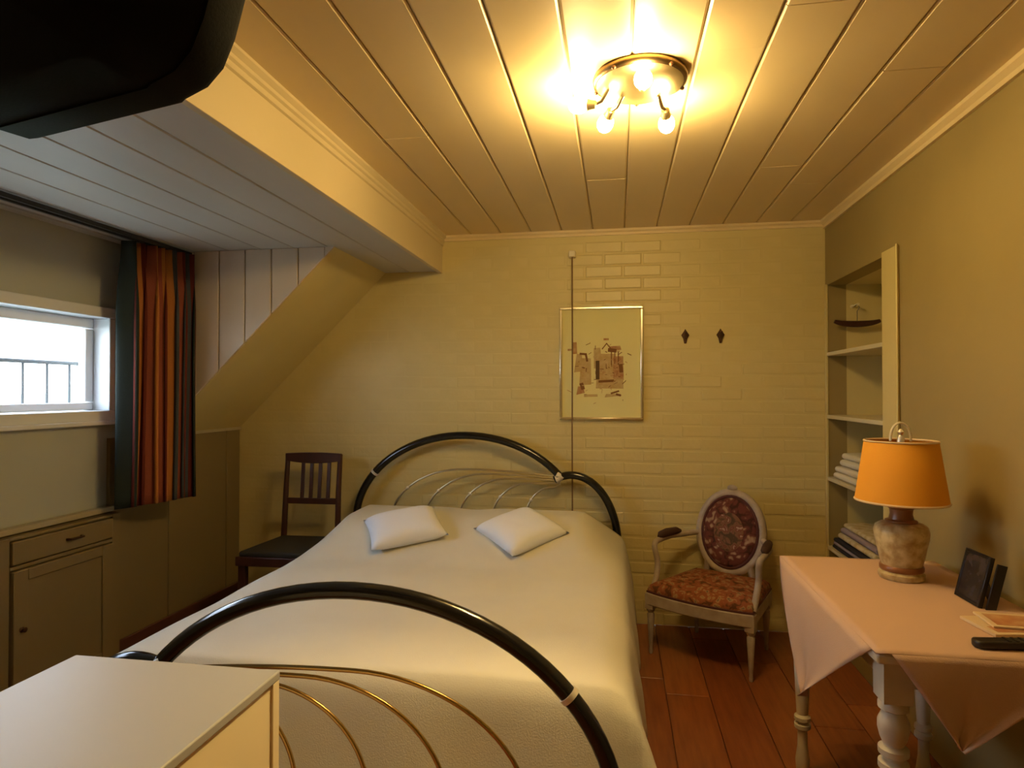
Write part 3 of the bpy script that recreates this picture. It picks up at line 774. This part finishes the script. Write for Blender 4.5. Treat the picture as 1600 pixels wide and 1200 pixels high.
pg_ = thing('wall_peg', 'small white peg on the far side of the niche', 'peg', (XR+.13, NY1, 1.815))
MB().lathe([(.010, 0), (.010, .004), (.005, .008), (.005, .085), (.008, .090)], 10, None, Matrix.Rotation(PI/2, 4, 'X')).build('pin', M_plugw, pg_)

# ------------------------------------------------------------------ picture, cord, hooks on the back wall
PX0, PX1, PZ0, PZ1 = -.338, .147, 1.180, 1.845
pic = thing('framed_print', 'framed print of old town buildings on cream paper on the brick wall', 'picture', ((PX0+PX1)/2, YB-.006, (PZ0+PZ1)/2))
hw, hh, fw = (PX1-PX0)/2, (PZ1-PZ0)/2, .016
for b in ((-hw, hw, hh-fw, hh), (-hw, hw, -hh, -hh+fw), (-hw, -hw+fw, -hh+fw, hh-fw), (hw-fw, hw, -hh+fw, hh-fw)):
    MB().box(b[0], b[1], -.022, 0, b[2], b[3]).build('frame_bar', M_silver, pic, bevel=.004)
MB().box(-hw+.004, hw-.004, -.010, -.002, -hh+.004, hh-.004).build('paper', M_paper, pic, smooth=False)
MB().box(-hw+.010, hw-.010, -.0150, -.0135, -hh+.010, hh-.010).build('glazing', M_glass, pic, smooth=False)
ink = MB(); r2 = random.Random(3)
def quad(cx, cz, w_, h_, m, rot=0, y_=-.0104, t=.0):
    ca, sa = math.cos(rot), math.sin(rot)
    P_ = [(-w_/2, -h_/2), (w_/2, -h_/2+t), (w_/2-t, h_/2), (-w_/2+t, h_/2)]
    ink.add([(cx+a*ca-b*sa, y_-ink_i[0]*1e-5, cz+a*sa+b*ca) for a, b in P_], [(0, 1, 2, 3)], m); ink_i[0] += 1
ink_i = [0]
# buildings as washes then strokes
for cx, cz, w_, h_, m in ((-.09, -.05, .07, .16, M_ink2), (.03, -.02, .12, .15, M_ink2), (.10, -.03, .06, .14, M_ink4), (-.13, .0, .05, .11, M_ink2), (.05, -.12, .16, .06, M_ink2),
                          (-.02, .03, .05, .12, M_ink2), (.08, .085, .075, .03, M_ink4), (-.155, .09, .03, .07, M_ink4), (-.12, -.16, .05, .05, M_ink4), (.07, -.19, .10, .02, M_ink2), (-.06, -.19, .08, .015, M_ink2)):
    quad(cx, cz, w_, h_, m, r2.uniform(-.06, .06), t=r2.uniform(0, .012))
for cx, cz, w_, h_, m, rt in ((-.02, -.04, .022, .11, M_ink3, 0), (.065, .075, .05, .022, M_ink, -.1), (-.085, .035, .012, .05, M_ink, .2), (-.105, .055, .04, .012, M_ink, -.1), (.115, -.03, .022, .05, M_ink, .1),
                              (-.11, -.135, .022, .04, M_ink, .3), (.03, -.105, .09, .014, M_ink, .05), (.03, .14, .030, .012, M_ink4, 0), (.02, .10, .045, .006, M_ink, .9), (.045, .10, .045, .006, M_ink, -.9),
                              (.08, -.17, .05, .010, M_ink, .3), (.10, -.185, .03, .012, M_ink, -.3), (.06, .03, .006, .08, M_ink, 0), (.08, .03, .005, .07, M_ink, 0), (.10, .03, .006, .08, M_ink, 0), (-.18, .08, .03, .012, M_ink4, 0)):
    quad(cx, cz, w_, h_, m, rt)
for k in range(70):
    cx, cz = r2.gauss(.0, .075), r2.gauss(-.04, .085)
    if abs(cx) < .19 and abs(cz) < .24: quad(cx, cz, r2.uniform(.006, .03), r2.uniform(.002, .005), r2.choice([M_ink, M_ink, M_ink4, M_ink2]), r2.choice([0, PI/2, .6, -.6])+r2.uniform(-.2, .2))
ink.build('drawing', None, pic, smooth=False, recalc=False)

co = thing('pull_cord', 'brown cord hanging down the brick wall in front of the picture to the bed', 'cord', (-.262, YB-.04, 2.155))
MB().box(-.02, .02, -.010, .04, -.018, .020).build('ceiling_knob', M_plugw, co, bevel=.006)
MB().tube([(0, 0, -.016), (.001, -.001, -.5), (-.001, 0, -1.0), (0, 0, -1.60)], .0042, 8).build('cord', M_cable, co)
MB().lathe([(.003, -1.60), (.009, -1.61), (.011, -1.63), (.004, -1.65)], 10).build('bob', M_cable, co)
def coat_hook(x, label):
    h = thing('coat_hook', label, 'hook', (x, YB-.003, 1.665), 0, 'bronze coat hooks on the brick wall')
    MB().prism([(0, .042), (.012, .022), (.023, .006), (.012, -.014), (.006, -.042), (-.006, -.042), (-.012, -.014), (-.023, .006), (-.012, .022)], 'y', -.005, .0).build('back_plate', M_hook, h, bevel=.001, seg=1)
    MB().tube([(0, -.004, -.005), (0, -.022, -.012), (0, -.036, -.004), (0, -.040, .014)], [.006, .005, .005, .006], 8).build('prong', M_hook, h)
    MB().ball((0, -.040, .018), .008, 8).build('knob', M_hook, h)
coat_hook(.385, 'dark diamond coat hook nearer the framed print')
coat_hook(.580, 'dark diamond coat hook farther from the framed print')

# ------------------------------------------------------------------ ceiling lamp
cl = thing('ceiling_light', 'round brass ceiling light with four lit spot bulbs', 'ceiling light', (.068, 1.97, ZC))
MB().lathe([(.140, 0), (.143, -.006), (.140, -.018), (.132, -.022)], 40).build('rim', M_plater, cl, angle=50)
MB().lathe([(.134, -.018), (.125, -.027), (.06, -.034), (.002, -.036)], 40).build('plate', M_plate, cl, angle=60)
for k in range(5):
    a = R(20+72*k); MB().ball((.138*math.cos(a), .138*math.sin(a), -.02), .007, 8).build('screw', M_hook, cl)
heads = [((-.095, .0, -.030), (-.185, .02, -.062), (-1, .10, .10)), ((-.05, .05, -.030), (-.105, .125, -.080), (-.35, .85, -.42)),
         ((.06, .07, -.030), (.090, .150, -.084), (.12, .88, -.46)), ((.01, -.06, -.030), (.005, -.130, -.070), (.0, -1, -.05))]
for a, b, dr in heads:
    a, b, dr = Vector(a), Vector(b), Vector(dr).normalized()
    q0 = b - dr*.050
    MB().tube([a, a.lerp(q0, .5)+Vector((0, 0, -.012)), q0], .006, 8).build('spot_arm', M_oldbrass, cl)
    mxx = Matrix.Translation(q0) @ dr.to_track_quat('Z', 'Y').to_matrix().to_4x4()
    MB().lathe([(.008, -.006), (.013, -.002), (.014, .012), (.017, .020), (.017, .024)], 16, None, mxx).build('lamp_socket', M_plate, cl)
    k = 10; pr = [(.002 if i_ in (0, k) else .026*math.sin(PI*i_/k)**.8, .022+.030*(1-math.cos(PI*i_/k))) for i_ in range(k+1)]
    MB().lathe(pr, 16, None, mxx).build('bulb', M_bulb, cl, angle=180)
# the front head is a reflector bulb: it throws a soft beam towards the foot of the bed
sd = bpy.data.lights.new('front_bulb_beam', 'SPOT'); sd.energy = 75; sd.color = LAMP_COLOR; sd.spot_size = R(85); sd.spot_blend = .8; sd.shadow_soft_size = .03
so2 = bpy.data.objects.new('front_bulb_beam', sd); C.objects.link(so2); so2.parent = cl; so2.location = (0, -.21, -.095)
so2.rotation_euler = (Vector((-.45, .70, .40)) - Vector((.068, 1.76, 2.205))).to_track_quat('-Z', 'Y').to_euler()

# ------------------------------------------------------------------ white cabinet in the foreground
KZ = .80
kb = thing('white_cabinet', 'white box-shaped cabinet standing at the foot of the bed', 'cabinet', (0, 0, 0))
KX1, KX0, KY1, KY0 = -.653, -1.11, 1.17, .58
MB().box(KX0+.006, KX1-.006, KY0+.006, KY1-.006, .03, KZ-.018).build('body', M_whites, kb, bevel=.003)
MB().box(KX0, KX1, KY0, KY1, KZ-.018, KZ).build('top', M_white, kb, bevel=.003)
MB().box(KX1-.008, KX1-.001, KY1-.024, KY1-.002, .03, KZ-.018).build('edge_strip', M_whites, kb, bevel=.001)
for xx in (KX0+.04, KX1-.04):
    for yy in (KY0+.05, KY1-.05): MB().lathe([(.018, 0), (.020, .03)], 12, None, Matrix.Translation((xx, yy, 0))).build('foot', M_steel, kb)

# ------------------------------------------------------------------ television hung at the upper left, seen from behind
tv = thing('television', 'bulky black television hung from the ceiling at the upper left', 'television', (-.997, .893, 1.778), R(-13.7))
def tvprof(k=1.0, up=0):
    P_ = [(-.14, .14), (-.12, .06), (-.075, .022), (-.012, .0), (.345, 0), (.352, .004), (.40, .014), (.432, .036), (.455, .075), (.475, .13), (.485, .22), (.485, .40), (.465, .43), (-.12, .43), (-.14, .40)]
    c_ = (.172, .215+up)
    return [(c_[0]+(p[0]-c_[0])*k, c_[1]+(p[1]-c_[1])*k) for p in P_]
def loft(secs, name, m, parent, **kw):
    n = len(secs[0][1]); vs = []; fs = []
    for yv, pr in secs: vs += [(p[0], yv, p[1]) for p in pr]
    for i in range(len(secs)-1):
        for k in range(n): fs.append((i*n+k, i*n+(k+1) % n, (i+1)*n+(k+1) % n, (i+1)*n+k))
    fs += [tuple(range(n)), tuple((len(secs)-1)*n+k for k in range(n))]
    return MB().add(vs, fs).build(name, m, parent, **kw)
loft([(.0, tvprof(1)), (.05, tvprof(.995)), (.062, tvprof(.97))], 'bezel', M_tv, tv, angle=50)
loft([(.0, tvprof(.985)), (-.08, tvprof(.95)), (-.13, tvprof(.80)), (-.30, tvprof(.60)), (-.33, tvprof(.55))], 'rear_housing', M_tv, tv, angle=50)
MB().box(-.05, .40, .058, .066, .06, .38).build('screen', M_screen, tv, bevel=.004)
MB().tube([(.17, -.08, .38), (.17, -.08, ZC-1.77)], .022, 14).build('ceiling_pole', M_steel, tv)
MB().box(.10, .24, -.15, -.01, ZC-1.77-.012, ZC-1.77-.001).build('mounting_plate', M_steel, tv)
